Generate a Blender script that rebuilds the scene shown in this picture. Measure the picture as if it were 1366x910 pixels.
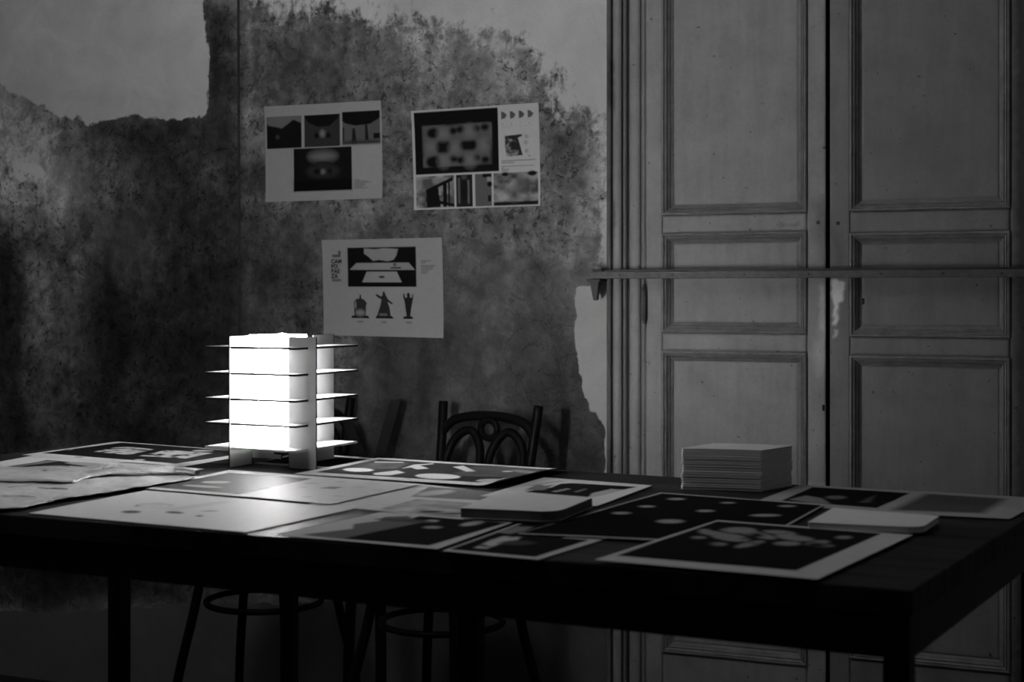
import bpy, math, random
import numpy as np
from mathutils import Vector
random.seed(7); rng = np.random.default_rng(7)
S = bpy.context.scene
for o in list(bpy.data.objects): bpy.data.objects.remove(o)
COL = S.collection

# ------------------------------------------------------------------ measured layout
F = 2047.0; CX = 683.0; HY = 390.0; CZ = 1.105      # focal length (px), principal column, horizon row, eye height
ZF = -0.21                                           # floor level
TZ = 0.75                                            # table top height
TA = math.radians(29.05); U = np.array([math.cos(TA), -math.sin(TA)]); V = np.array([math.sin(TA), math.cos(TA)])
WA = math.radians(24.1);  W = np.array([math.cos(WA), -math.sin(WA)]); N = np.array([math.sin(WA), math.cos(WA)]); WD = 4.1

# ------------------------------------------------------------------ camera, world, lights, exposure
cd = bpy.data.cameras.new('camera'); cam = bpy.data.objects.new('camera', cd); COL.objects.link(cam)
cam.location = (0, 0, CZ); cam.rotation_euler = (math.pi/2, 0, 0)
cd.sensor_width = 36; cd.lens = F/1366*36; cd.shift_y = -(455-HY)/1366
cd.dof.use_dof = True; cd.dof.focus_distance = 3.55; cd.dof.aperture_fstop = 5.6
S.camera = cam
S.view_settings.view_transform = 'Standard'; S.view_settings.look = 'None'
S.view_settings.gamma = 1; S.view_settings.use_curve_mapping = False
S.view_settings.exposure = 0.0
w = bpy.data.worlds.new('world'); S.world = w; w.use_nodes = True
w.node_tree.nodes['Background'].inputs[0].default_value = (1, 1, 1, 1)
w.node_tree.nodes['Background'].inputs[1].default_value = 0.004
def area(name, loc, aim, size, power):
    l = bpy.data.lights.new(name, 'AREA'); l.shape = 'RECTANGLE'; l.size, l.size_y = size; l.energy = power
    o = bpy.data.objects.new(name, l); COL.objects.link(o); o.location = loc
    o.rotation_euler = (Vector(aim)-Vector(loc)).to_track_quat('-Z', 'Y').to_euler(); return o
area('ceiling_light', (-1.1, 2.3, 2.85), (-0.9, 3.3, 0.9), (0.7, 0.7), 7.0)
LAMP_E = 115.0; BULB_E = 1900.0

# ------------------------------------------------------------------ helpers
def tp(x, y, z=TZ):
    t = (CZ-z)*F/(y-HY); return np.array([(x-CX)/F*t, t])
def ud(x, y, z=TZ):
    p = tp(x, y, z); return (p@U, p@V)
def uv2w(u, v, z): p = u*U+v*V; return (p[0], p[1], z)
def wall_uz(x, y):
    r = np.array([(x-CX)/F, 1.0]); t = WD/(r@N); return float((r*t)@W), float(CZ+(HY-y)/F*t)
def wp(u, z, off=0.0): p = W*u+N*(WD-off); return (p[0], p[1], z)
def wall_px(u, z):       # array version: wall coordinates -> photo rows and columns
    px = u*W[0]+WD*N[0]; py = u*W[1]+WD*N[1]; return CX+F*px/py, HY+F*(CZ-z)/py

def tag(o, label=None, cat=None, group=None, kind=None):
    if label: o['label'] = label
    if cat: o['category'] = cat
    if group: o['group'] = group
    if kind: o['kind'] = kind
    return o
def link(name, verts, faces, mat, parent=None, smooth=False):
    me = bpy.data.meshes.new(name); me.from_pydata([tuple(map(float, v)) for v in verts], [], faces); me.update()
    if smooth: me.shade_smooth()
    me.materials.append(mat)
    o = bpy.data.objects.new(name, me); COL.objects.link(o)
    if parent:
        o.parent = parent; o.matrix_parent_inverse = Vector((0,0,0)) and parent.matrix_world.inverted()
    return o
def empty(name, loc=(0,0,0)):
    o = bpy.data.objects.new(name, None); COL.objects.link(o); o.location = loc; o.empty_display_size = .05
    bpy.context.view_layer.update(); return o
def child(o, parent):
    o.parent = parent; o.matrix_parent_inverse = parent.matrix_world.inverted(); return o
class MB:
    def __init__(s): s.v = []; s.f = []
    def hexa(s, q0, q1):                     # two quads of 4 points
        n = len(s.v); s.v += list(q0)+list(q1)
        s.f += [(n+3,n+2,n+1,n),(n+4,n+5,n+6,n+7)]+[(n+i,n+(i+1)%4,n+4+(i+1)%4,n+4+i) for i in range(4)]
    def wbox(s, u0, u1, z0, z1, o0, o1):     # box on the wall, offsets towards the room
        s.hexa([wp(u0,z0,o0),wp(u1,z0,o0),wp(u1,z1,o0),wp(u0,z1,o0)],[wp(u0,z0,o1),wp(u1,z0,o1),wp(u1,z1,o1),wp(u0,z1,o1)])
    def tube(s, pts, r, n=8, caps=True):
        pts = [np.array(p, float) for p in pts]; m = len(pts); rs = r if hasattr(r,'__len__') else [r]*m
        base = len(s.v); prev = None
        for i, p in enumerate(pts):
            d = pts[min(i+1,m-1)]-pts[max(i-1,0)]; d = d/ (np.linalg.norm(d)+1e-9)
            if prev is None:
                a = np.array([0,0,1.]) if abs(d[2]) < .9 else np.array([1.,0,0]); a = a-d*(a@d)
            else: a = prev-d*(prev@d)
            a /= np.linalg.norm(a); prev = a; b = np.cross(d, a)
            for k in range(n):
                t = 2*math.pi*k/n; s.v.append(tuple(p+rs[i]*(math.cos(t)*a+math.sin(t)*b)))
        for i in range(m-1):
            for k in range(n):
                s.f.append((base+i*n+k, base+i*n+(k+1)%n, base+(i+1)*n+(k+1)%n, base+(i+1)*n+k))
        if caps: s.f.append(tuple(base+k for k in range(n-1,-1,-1))); s.f.append(tuple(base+(m-1)*n+k for k in range(n)))
    def build(s, name, mat, parent=None, smooth=False, bevel=0):
        o = link(name, s.v, s.f, mat, parent, smooth)
        if bevel:
            b = o.modifiers.new('bevel','BEVEL'); b.width = bevel; b.segments = 2; b.limit_method = 'ANGLE'
        return o
def spline(P, n=10, closed=False):
    P = [np.array(p, float) for p in P]; out = []; m = len(P); rngi = range(m if closed else m-1)
    g = (lambda i: P[i % m]) if closed else (lambda i: P[max(0,min(m-1,i))])
    for i in rngi:
        a,b,c,d = g(i-1),g(i),g(i+1),g(i+2)
        for k in range(n):
            t = k/n; out.append(.5*((2*b)+(c-a)*t+(2*a-5*b+4*c-d)*t*t+(3*b-a-3*c+d)*t**3))
    out.append(P[0] if closed else P[-1]); return out

# numpy painting helpers --------------------------------------------------------
def sdpoly(x, y, poly):
    d = np.full(x.shape, 1e9); inside = np.zeros(x.shape, bool); n = len(poly)
    for i in range(n):
        ax, ay = poly[i]; bx, by = poly[(i+1) % n]; ex, ey = bx-ax, by-ay
        L = ex*ex+ey*ey+1e-12; t = np.clip(((x-ax)*ex+(y-ay)*ey)/L, 0, 1)
        d = np.minimum(d, (x-ax-t*ex)**2+(y-ay-t*ey)**2)
        c = ((ay > y) != (by > y)); xi = ax+(y-ay)*ex/(ey if ey else 1e-12)
        inside ^= (c & (x < xi))
    d = np.sqrt(d); return np.where(inside, -d, d)
def cover(x, y, poly, fe): return np.clip(.5-sdpoly(x, y, poly)/fe, 0, 1)
def ell(cx, cy, rx, ry, rot=0, n=18):
    c, s = math.cos(rot), math.sin(rot)
    return [(cx+rx*math.cos(a)*c-ry*math.sin(a)*s, cy+rx*math.cos(a)*s+ry*math.sin(a)*c) for a in [2*math.pi*k/n for k in range(n)]]
def vnoise(x, y, seed=0):
    r = np.random.default_rng(seed); T = r.random((64,64)); xi = np.floor(x).astype(int); yi = np.floor(y).astype(int)
    fx = x-xi; fy = y-yi; fx = fx*fx*(3-2*fx); fy = fy*fy*(3-2*fy)
    g = lambda a,b: T[a%64, b%64]
    return (g(xi,yi)*(1-fx)+g(xi+1,yi)*fx)*(1-fy)+(g(xi,yi+1)*(1-fx)+g(xi+1,yi+1)*fx)*fy
def fbm(x, y, seed=0, o=4):
    s = 0; a = .5; 
    for i in range(o): s = s+a*vnoise(x*2**i, y*2**i, seed+i); a *= .5
    return s/(1-.5**o)
def setattr_f(me, name, arr):
    a = me.attributes.new(name, 'FLOAT', 'POINT'); a.data.foreach_set('value', np.asarray(arr, np.float32).ravel())
def gridfaces(nu, nv):
    i = np.arange(nu-1)[:,None]*nv+np.arange(nv-1)[None,:]
    return np.stack([i, i+nv, i+nv+1, i+1], -1).reshape(-1,4)
def gridmesh(name, P, nu, nv, mat, parent=None, attrs={}, smooth=True):
    me = bpy.data.meshes.new(name); f = gridfaces(nu, nv)
    me.vertices.add(len(P)); me.vertices.foreach_set('co', np.asarray(P, np.float32).ravel())
    me.loops.add(f.size); me.loops.foreach_set('vertex_index', f.ravel().astype(np.int32))
    me.polygons.add(len(f)); me.polygons.foreach_set('loop_start', (np.arange(len(f))*4).astype(np.int32))
    me.update(calc_edges=True)
    if smooth: me.shade_smooth()
    me.materials.append(mat)
    for k, a in attrs.items(): setattr_f(me, k, a)
    o = bpy.data.objects.new(name, me); COL.objects.link(o)
    if parent: child(o, parent)
    return o

# ------------------------------------------------------------------ materials
class NT:
    def __init__(s, name, rough=.6, spec=.5):
        s.m = bpy.data.materials.new(name); s.m.use_nodes = True; s.t = s.m.node_tree; s.b = s.t.nodes['Principled BSDF']
        s.b.inputs['Roughness'].default_value = rough; s.b.inputs['Specular IOR Level'].default_value = spec
    def n(s, typ, **kw):
        x = s.t.nodes.new(typ)
        for k, v in kw.items():
            if k in x.inputs: 
                if hasattr(v, 'is_linked') or isinstance(v, bpy.types.NodeSocket): s.t.links.new(v, x.inputs[k])
                else: x.inputs[k].default_value = v
            else: setattr(x, k, v)
        return x
    def math(s, op, a, b=0.0, clamp=False):
        x = s.t.nodes.new('ShaderNodeMath'); x.operation = op; x.use_clamp = clamp
        for i, v in enumerate((a, b)):
            if isinstance(v, bpy.types.NodeSocket): s.t.links.new(v, x.inputs[i])
            else: x.inputs[i].default_value = v
        return x.outputs[0]
    def coords(s, scale=(1,1,1), rot=0):
        g = s.t.nodes.new('ShaderNodeNewGeometry'); mp = s.t.nodes.new('ShaderNodeMapping')
        mp.inputs['Rotation'].default_value = (0,0,rot); mp2 = s.t.nodes.new('ShaderNodeMapping'); mp2.inputs['Scale'].default_value = scale
        s.t.links.new(g.outputs['Position'], mp.inputs[0]); s.t.links.new(mp.outputs[0], mp2.inputs[0]); return mp2.outputs[0]
    def noise(s, vec, scale, detail=6, rough=.6, dist=0):
        x = s.t.nodes.new('ShaderNodeTexNoise'); s.t.links.new(vec, x.inputs['Vector'])
        x.inputs['Scale'].default_value = scale; x.inputs['Detail'].default_value = detail
        x.inputs['Roughness'].default_value = rough; x.inputs['Distortion'].default_value = dist; return x.outputs['Fac']
    def maprange(s, v, a, b, c, d):
        x = s.t.nodes.new('ShaderNodeMapRange'); s.t.links.new(v, x.inputs[0])
        for i, q in zip((1,2,3,4), (a,b,c,d)): x.inputs[i].default_value = q
        return x.outputs[0]
    def attr(s, name):
        x = s.t.nodes.new('ShaderNodeAttribute'); x.attribute_name = name; return x.outputs['Fac']
    def mix(s, f, a, b):    # scalar mix
        return s.math('ADD', s.math('MULTIPLY', a, s.math('SUBTRACT', 1.0, f)), s.math('MULTIPLY', b, f))
    def color(s, v): s.t.links.new(v, s.b.inputs['Base Color'])
    def bump(s, v, strength=.3, dist=.002):
        x = s.t.nodes.new('ShaderNodeBump'); x.inputs['Strength'].default_value = strength; x.inputs['Distance'].default_value = dist
        s.t.links.new(v, x.inputs['Height']); s.t.links.new(x.outputs[0], s.b.inputs['Normal'])

def simple(name, v, rough=.6, spec=.5, var=.15, scale=30):
    k = NT(name, rough, spec); c = k.coords(); f = k.noise(c, scale, 5)
    k.color(k.maprange(f, .3, .7, v*(1-var), v*(1+var))); return k.m

# old plaster: painted areas over stripped, stained render
k = NT('old_plaster', .85, .25)
c = k.coords(rot=WA); cs = k.coords((1.6,1,.35), rot=WA)
big = k.noise(c, 7, 8, .62, .6); mid = k.noise(c, 26, 8, .65, .4); fine = k.noise(c, 120, 6, .7); streak = k.noise(cs, 16, 7, .7, .5)
pm = k.attr('paint'); tone = k.attr('tone'); pt = k.attr('ptone'); rg = k.attr('rag')
edge = k.math('ADD', pm, k.math('MULTIPLY', k.math('SUBTRACT', k.math('ADD', k.math('MULTIPLY', mid, .6), k.math('MULTIPLY', streak, .4)), .5), 1.5))
mask = k.maprange(edge, .42, .58, 0, 1)
mot = k.math('MULTIPLY', k.maprange(big, .32, .68, .50, 1.55), k.maprange(mid, .32, .68, .45, 1.60))
mot = k.math('MULTIPLY', mot, k.maprange(streak, .3, .7, .80, 1.22))
mot = k.mix(k.maprange(rg, 0, 1, .45, 1.0), 1.0, mot)
pits = k.maprange(k.noise(c, 48, 4, .55, 1.2), .57, .63, 1.0, .30)       # dark pits and scabs
vn = k.math('ABSOLUTE', k.math('SUBTRACT', k.noise(c, 11, 5, .55, 1.0), .5)); vmask = k.maprange(k.noise(c, 3.1, 3), .42, .55, 0, 1)
veins = k.mix(vmask, 1.0, k.maprange(vn, .0, .016, .45, 1.0))
vn2 = k.math('ABSOLUTE', k.math('SUBTRACT', k.noise(c, 24, 4, .5, 1.8), .5)); chalk = k.mix(k.maprange(k.noise(c, 4.3, 3), .45, .58, 0, 1), 1.0, k.maprange(vn2, .0, .014, 1.6, 1.0))
sc = k.maprange(k.noise(c, 75, 3, .5, 2.5), .64, .68, 1.0, 1.35)
raw = k.math('MULTIPLY', k.math('MULTIPLY', tone, mot), k.math('MULTIPLY', k.math('MULTIPLY', k.mix(rg, 1.0, pits), k.math('MULTIPLY', veins, chalk)), sc))
pnt = k.math('MULTIPLY', pt, k.math('MULTIPLY', k.maprange(big, .3, .7, .9, 1.1), k.maprange(fine, .3, .7, .95, 1.05)))
col = k.mix(mask, raw, pnt); k.color(col)
k.bump(k.math('ADD', k.math('ADD', k.math('MULTIPLY', mid, .8), k.math('MULTIPLY', fine, .25)), k.math('MULTIPLY', mask, .5)), .5, .004)
M_plaster = k.m

# old door paint with a vertex painted tone
k = NT('door_paint', .55, .35); c = k.coords(rot=WA); cs = k.coords((1,1,.12), rot=WA)
a = k.attr('tone'); f1 = k.noise(c, 9, 7, .6, .3); f2 = k.noise(c, 90, 5, .7); f3 = k.noise(cs, 40, 5, .6)
v = k.math('MULTIPLY', a, k.math('MULTIPLY', k.maprange(f1, .3, .7, .86, 1.12), k.math('MULTIPLY', k.maprange(f2, .3, .7, .94, 1.06), k.maprange(f3, .3, .7, .92, 1.08))))
sp = k.maprange(k.noise(c, 60, 3, .5, .4), .70, .74, 1.0, .3)
k.color(k.math('MULTIPLY', v, sp)); k.bump(k.math('ADD', f3, f2), .25, .0012); M_door = k.m
k = NT('door_moulding_paint', .5, .35); c = k.coords(rot=WA)
f1 = k.noise(c, 22, 7, .65, .3); k.color(k.maprange(f1, .3, .7, .18, .32)); k.bump(f1, .2, .001); M_mould = k.m
M_gap = simple('dark_gap', .01, .9)
M_iron = simple('old_iron', .10, .5, .5, .35, 40)
M_black_iron = simple('black_iron', .02, .5)

def printed(name, rough, spec=.5, bumpy=False):
    k = NT(name, rough, spec); a = k.attr('ink'); c = k.coords()
    f = k.noise(c, 60, 3, .5); k.color(k.math('MULTIPLY', a, k.maprange(f, .3, .7, .97, 1.03)))
    if bumpy: k.bump(k.noise(c, 55, 7, .65, .6), .6, .003)
    return k.m
M_sheet = printed('printed_sheet', .7, .0)
M_gloss = printed('glossy_printed_sheet', .60, .022)
M_poster = printed('printed_poster', .7, .0)
M_crumple = printed('crumpled_paper', .6, .35, True)
k = NT('table_wood', .6, .06); c = k.coords((1,14,1), rot=TA)
g = k.noise(c, 3.0, 9, .65, .5); g2 = k.noise(k.coords((2,60,1), rot=TA), 4.0, 5, .6)
k.color(k.math('MULTIPLY', k.maprange(g, .3, .7, .004, .045), k.maprange(g2, .3, .7, .7, 1.3))); k.bump(g2, .3, .001); M_wood = k.m
M_dark_wood = simple('dark_painted_wood', .005, .6, .2)
M_chair = simple('black_lacquer', .006, .4, .05)
M_floor_m = None
k = NT('worn_floor', .5, .4); c = k.coords(); k.color(k.maprange(k.noise(c, 5, 6),   .3, .7, .015, .035)); M_floor = k.m
M_plain = simple('plain_wall_paint', .55, .85, .2, .1, 4)
M_card = simple('white_card', .80, .55, .3, .02, 30)
M_burnt = simple('laser_burnt_edge', .008, .7)
M_pages = None
k = NT('booklet_pages', .75, .2); c = k.coords((1,1,1)); cz = k.coords((2,2,900))
k.color(k.math('MULTIPLY', k.maprange(k.noise(cz, 1.0, 4, .6), .3, .7, .50, .74), k.maprange(k.noise(c, 40, 3), .3, .7, .95, 1.05))); M_pages = k.m
M_cover = simple('booklet_cover', .85, .45, .3, .04, 30)
M_ink = simple('black_ink', .02, .6)
k = NT('glowing_paper_tube', .6); k.b.inputs['Base Color'].default_value = (.8,.8,.8,1)
k.b.inputs['Emission Color'].default_value = (1,1,1,1); k.b.inputs['Emission Strength'].default_value = LAMP_E; M_glow = k.m

# ------------------------------------------------------------------ setting: back wall
FR_L = wall_uz(812, 400)[0]        # left edge of the door frame
DZT = 2.30                          # top of the doors
nu, nv = 320, 330
uu = np.linspace(-4.3, FR_L, nu); zz = np.linspace(ZF, 3.0, nv)
GU, GZ = np.meshgrid(uu, zz, indexing='ij'); X, Y = wall_px(GU, GZ)
X = X+(fbm(GU*14, GZ*14, 3)-.5)*16; Yn = Y+(fbm(GU*14+9, GZ*14, 5)-.5)*16
def tonefield(x, y):
    xs = [-200, 0, 60, 130, 200, 260, 330, 420, 520, 620, 700, 760, 810]
    ys = [-200, 30, 110, 180, 250, 320, 400, 470, 540, 600, 760, 830, 920]
    T = np.array([  # raw plaster albedo, rows = ys
     [.30,.30,.30,.30,.30,.22,.30,.34,.40,.45,.46,.50,.50],
     [.30,.30,.30,.30,.28,.10,.20,.24,.34,.42,.40,.50,.50],
     [.30,.30,.30,.26,.22,.10,.15,.18,.26,.32,.30,.40,.50],
     [.30,.30,.22,.12,.12,.10,.16,.20,.24,.28,.26,.26,.42],
     [.28,.22,.16,.16,.14,.10,.15,.18,.22,.26,.24,.26,.42],
     [.18,.12,.16,.16,.10,.09,.11,.14,.19,.23,.22,.24,.38],
     [.12,.07,.16,.11,.07,.06,.09,.12,.17,.20,.21,.22,.34],
     [.10,.05,.17,.08,.05,.06,.07,.12,.16,.18,.18,.20,.30],
     [.10,.05,.16,.10,.05,.06,.07,.12,.15,.16,.16,.14,.22],
     [.10,.06,.15,.10,.06,.06,.07,.12,.15,.15,.15,.12,.15],
     [.08,.08,.10,.10,.10,.10,.12,.15,.15,.15,.20,.30,.30],
     [.30,.30,.30,.30,.30,.30,.30,.30,.30,.30,.34,.36,.36],
     [.30,.30,.30,.30,.30,.30,.30,.30,.30,.30,.34,.36,.36]])
    xi = np.clip(np.searchsorted(xs, x)-1, 0, len(xs)-2); yi = np.clip(np.searchsorted(ys, y)-1, 0, len(ys)-2)
    xa = np.array(xs, float); ya = np.array(ys, float)
    fx = np.clip((x-xa[xi])/(xa[xi+1]-xa[xi]), 0, 1); fy = np.clip((y-ya[yi])/(ya[yi+1]-ya[yi]), 0, 1)
    return (T[yi,xi]*(1-fx)+T[yi,xi+1]*fx)*(1-fy)+(T[yi+1,xi]*(1-fx)+T[yi+1,xi+1]*fx)*fy
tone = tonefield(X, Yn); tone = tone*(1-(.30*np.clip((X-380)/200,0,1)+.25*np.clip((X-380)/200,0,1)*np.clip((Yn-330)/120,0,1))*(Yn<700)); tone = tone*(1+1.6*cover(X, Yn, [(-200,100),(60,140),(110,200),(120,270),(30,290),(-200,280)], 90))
dark = [ # dark stains: polygon, strength, feather
 ([(272,8),(318,14),(318,200),(300,230),(280,190),(272,120)], .55, 26),
 ([(120,345),(150,330),(175,420),(170,520),(200,600),(150,600),(140,500)], .75, 40),
 ([(0,320),(24,350),(40,420),(36,520),(48,600),(10,600),(0,480)], .65, 26),
 ([(210,250),(330,240),(340,440),(300,540),(200,540),(180,400)], .35, 80),
 ([(100,160),(150,155),(270,160),(290,200),(210,230),(120,200)], .35, 40),
 ([(330,40),(420,60),(470,130),(400,150),(330,150)], .30, 50),
 ([(700,60),(730,90),(750,140),(735,140),(708,100)], .35, 24),
 ([(720,180),(762,190),(770,270),(735,280)], .35, 40),
 ([(760,560),(800,575),(808,640),(760,640)], .40, 30),
 ([(0,745),(60,745),(240,775),(235,800),(130,800),(60,815),(0,800)], .70, 26)]
for p, s, fe in dark: tone = tone*(1-s*cover(X, Yn, p, fe))
for p, s, fe in [([(35,350),(100,330),(90,420),(75,520),(60,600),(40,600),(35,480)], .5, 40),
                 ([(150,540),(172,500),(180,530),(170,590)], .8, 20), ([(190,330),(205,300),(200,400)], .6, 16),
                 ([(326,20),(333,20),(336,440),(326,440)], .5, 10)]:
    tone = tone*(1+s*cover(X, Yn, p, fe))
tone = tone*np.clip(.35+1.3*fbm(GU*4.5, GZ*3.2, 31, 4), .4, 1.7)*np.clip(.6+.8*fbm(GU*16, GZ*5, 41, 3), .6, 1.4)
for k_ in range(60):      # soft random patches, scratches
    cxp, cyp = rng.uniform(-50, 800), rng.uniform(0, 620)
    tone = tone*(1+rng.choice([-.45,.35])*cover(X, Yn, ell(cxp, cyp, rng.uniform(5,26), rng.uniform(3,14), rng.uniform(0,3)), 14))
paint = np.zeros_like(X)
PP = [([(-400,-300),(275,-300),(275,40),(276,152),(240,158),(175,156),(120,166),(70,150),(35,132),(0,112),(-120,70),(-400,40)], 14),
      ([(330,-300),(900,-300),(900,150),(800,152),(752,148),(738,108),(716,74),(700,52),(672,40),(620,46),(560,30),(500,24),(420,14),(330,2)], 120),
      ([(768,384),(830,372),(830,565),(805,575),(786,545),(770,500)], 9),
      ([(804,560),(830,560),(830,660),(806,660)], 8),
      ([(788,150),(830,150),(830,380),(796,385),(784,300),(792,230)], 40),
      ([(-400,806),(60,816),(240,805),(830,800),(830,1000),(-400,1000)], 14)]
for i_, (p, fe) in enumerate(PP): paint = np.maximum(paint, cover(X, Yn, p, fe)*(.56 if i_ == 4 else 1))
paint = np.maximum(paint, .42*cover(X, Yn, [(0,120),(60,150),(100,170),(70,230),(0,240)], 40))
ptone = np.full_like(X, .84)-.0*cover(X, Y, [(-400,-300),(260,-300),(260,60),(-400,60)], 120)
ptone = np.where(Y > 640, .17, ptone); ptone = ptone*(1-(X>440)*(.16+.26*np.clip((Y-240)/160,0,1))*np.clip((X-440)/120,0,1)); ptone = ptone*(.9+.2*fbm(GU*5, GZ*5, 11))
rag = np.clip(fbm(GU*4, GZ*4, 21)*2.4-.55, 0, 1); rag = rag*(1-.7*np.clip((X-420)/120,0,1)*np.clip((Y-290)/80,0,1)); rag = np.maximum(rag, .9*cover(X, Y, [(100,150),(270,160),(560,60),(760,160),(790,360),(600,330),(320,300),(120,300)], 60))
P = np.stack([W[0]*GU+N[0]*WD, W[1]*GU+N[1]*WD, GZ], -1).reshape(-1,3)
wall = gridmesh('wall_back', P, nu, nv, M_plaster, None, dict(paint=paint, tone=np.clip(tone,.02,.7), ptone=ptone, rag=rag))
tag(wall, kind='structure')

# door zone ------------------------------------------------------------------
HG = wall_uz(861, 400)[0]; GAP = wall_uz(1104.5, 400)[0]; RE = GAP+(GAP-HG)   # hinge line, meeting line, right end
FR_R = RE+(HG-FR_L)
mb = MB(); mb.wbox(FR_R, 1.6, ZF, 3.0, -.12, 0); tag(mb.build('wall_back_right', M_plain), kind='structure')
mb = MB(); mb.wbox(FR_L, FR_R, DZT+.08, 3.0, -.12, 0); tag(mb.build('wall_back_top', M_plain), kind='structure')
mb = MB(); mb.wbox(FR_L, FR_R, ZF, DZT+.08, -.14, -.06); tag(mb.build('wall_back_recess', M_gap), kind='structure')

def doorgrid(name, u0, u1, z0, z1, off, base, parent, marks=(), depth=.022, step=.008):
    nu = max(2, int((u1-u0)/step)+1); nv = max(2, int((z1-z0)/step)+1)
    a = np.linspace(u0, u1, nu); b = np.linspace(z0, z1, nv); A, B = np.meshgrid(a, b, indexing='ij')
    t = base*np.ones_like(A); x, y = wall_px(A, B); yw = y+(fbm(A*60, B*60, 2)-.5)*10; xw = x+(fbm(A*60, B*60, 8)-.5)*8
    for p, v, fe in marks: c = cover(xw, yw, p, fe); t = t*(1-c)+v*c
    e = np.minimum.reduce([A-u0, u1-A, B-z0, z1-B]); ro = np.where(e < 1e-6, .0012, 0)
    P = np.stack([W[0]*A+N[0]*(WD-off+ro), W[1]*A+N[1]*(WD-off+ro), B], -1).reshape(-1,3)
    o = gridmesh(name, P, nu, nv, M_door, parent, dict(tone=t), smooth=False)
    m = o.modifiers.new('solid', 'SOLIDIFY'); m.thickness = depth; m.offset = -1
    return o
def moulding(u0, u1, z0, z1, parent, off=.004):
    prof = [(0,0),(0,.005),(.003,.008),(.006,.008),(.0075,.002),(.0085,.002),(.0095,.005),(.0135,.002),(.0145,-.004),(.0155,-.004),(.0165,-.0015),(.021,-.008),(.022,-.013),(.023,-.013),(.029,-.0185)]
    m = MB(); L = []
    for ins, h in prof:
        L.append([wp(u0+ins,z0+ins,off+h),wp(u1-ins,z0+ins,off+h),wp(u1-ins,z1-ins,off+h),wp(u0+ins,z1-ins,off+h)])
    for q in L: m.v += q
    for i in range(len(L)-1):
        for k_ in range(4): m.f.append((i*4+k_, i*4+(k_+1)%4, (i+1)*4+(k_+1)%4, (i+1)*4+k_))
    return m.build('moulding', M_mould, parent)
def zat(x, y): return wall_uz(x, y)[1]
wear1 = [([(1084,470),(1100,420),(1101,395),(1108,400),(1108,480),(1092,500)], .55, 14), ([(1094,380),(1100,380),(1101,440),(1096,440)], .7, 8),
         ([(1086,270),(1101,265),(1101,360),(1092,350)], .20, 20), ([(1040,298),(1066,298),(1066,301),(1040,301)], .2, 4)]
wear_and_edge2 = [([(1110,374),(1127,376),(1126,395),(1120,405),(1117,432),(1112,433),(1113,410),(1110,395)], 1.0, 4), ([(1113,440),(1117,440),(1116,452),(1113,450)], .75, 4),
         ([(1108,300),(1124,320),(1130,352),(1110,360)], .16, 16), ([(1352,-300),(1420,-300),(1420,1100),(1352,1100)], .06, 18)]  # last mark: darker band down the right edge of the leaf
def leaf(name, u0, u1, pu0, pu1, rows, base, wear_and_tone):
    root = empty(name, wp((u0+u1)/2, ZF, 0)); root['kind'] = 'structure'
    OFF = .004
    doorgrid('stile', u0, pu0, ZF+.01, DZT, OFF, base, root, wear_and_tone, step=.004); doorgrid('stile', pu1, u1, ZF+.01, DZT, OFF, base, root, wear_and_tone, step=.004)
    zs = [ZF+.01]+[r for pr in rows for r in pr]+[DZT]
    for i in range(0, len(zs), 2): doorgrid('rail', pu0+.0008, pu1-.0008, zs[i], zs[i+1], OFF-.0004, base, root, wear_and_tone)
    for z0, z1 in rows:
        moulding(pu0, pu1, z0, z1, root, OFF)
        doorgrid('panel', pu0+.027, pu1-.027, z0+.027, z1-.027, OFF-.0175, base*1.0, root, wear_and_tone, depth=.006)
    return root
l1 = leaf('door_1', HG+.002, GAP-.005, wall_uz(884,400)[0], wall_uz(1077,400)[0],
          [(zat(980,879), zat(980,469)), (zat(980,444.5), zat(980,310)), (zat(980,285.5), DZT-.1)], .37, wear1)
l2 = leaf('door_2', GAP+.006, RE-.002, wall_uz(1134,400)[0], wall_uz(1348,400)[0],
          [(zat(1240,888), zat(1240,475.5)), (zat(1240,450), zat(1240,309.5)), (zat(1240,280), DZT-.1)], .24, wear_and_edge2)
for lf, x, y in ((l1, 1092, 297), (l2, 1118.5, 298)):       # screw holes beside the meeting line
    u, z = wall_uz(x, y); m = MB(); m.tube([wp(u, z, .0046), wp(u, z, .0062)], .0055, 10); m.build('screw_head', M_black_iron, lf)
for lf, x, y in ((l1, 1099, 544), (l2, 1152, 402)):
    u, z = wall_uz(x, y); m = MB(); m.wbox(u-.003, u+.003, z-.008, z+.008, .003, .006); m.build('keyhole', M_gap, lf)
m = MB(); u = GAP; m.wbox(u-.0045, u+.0055, ZF+.01, DZT, -.02, -.012); m.build('gap_shadow_strip', M_gap, l1)

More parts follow.
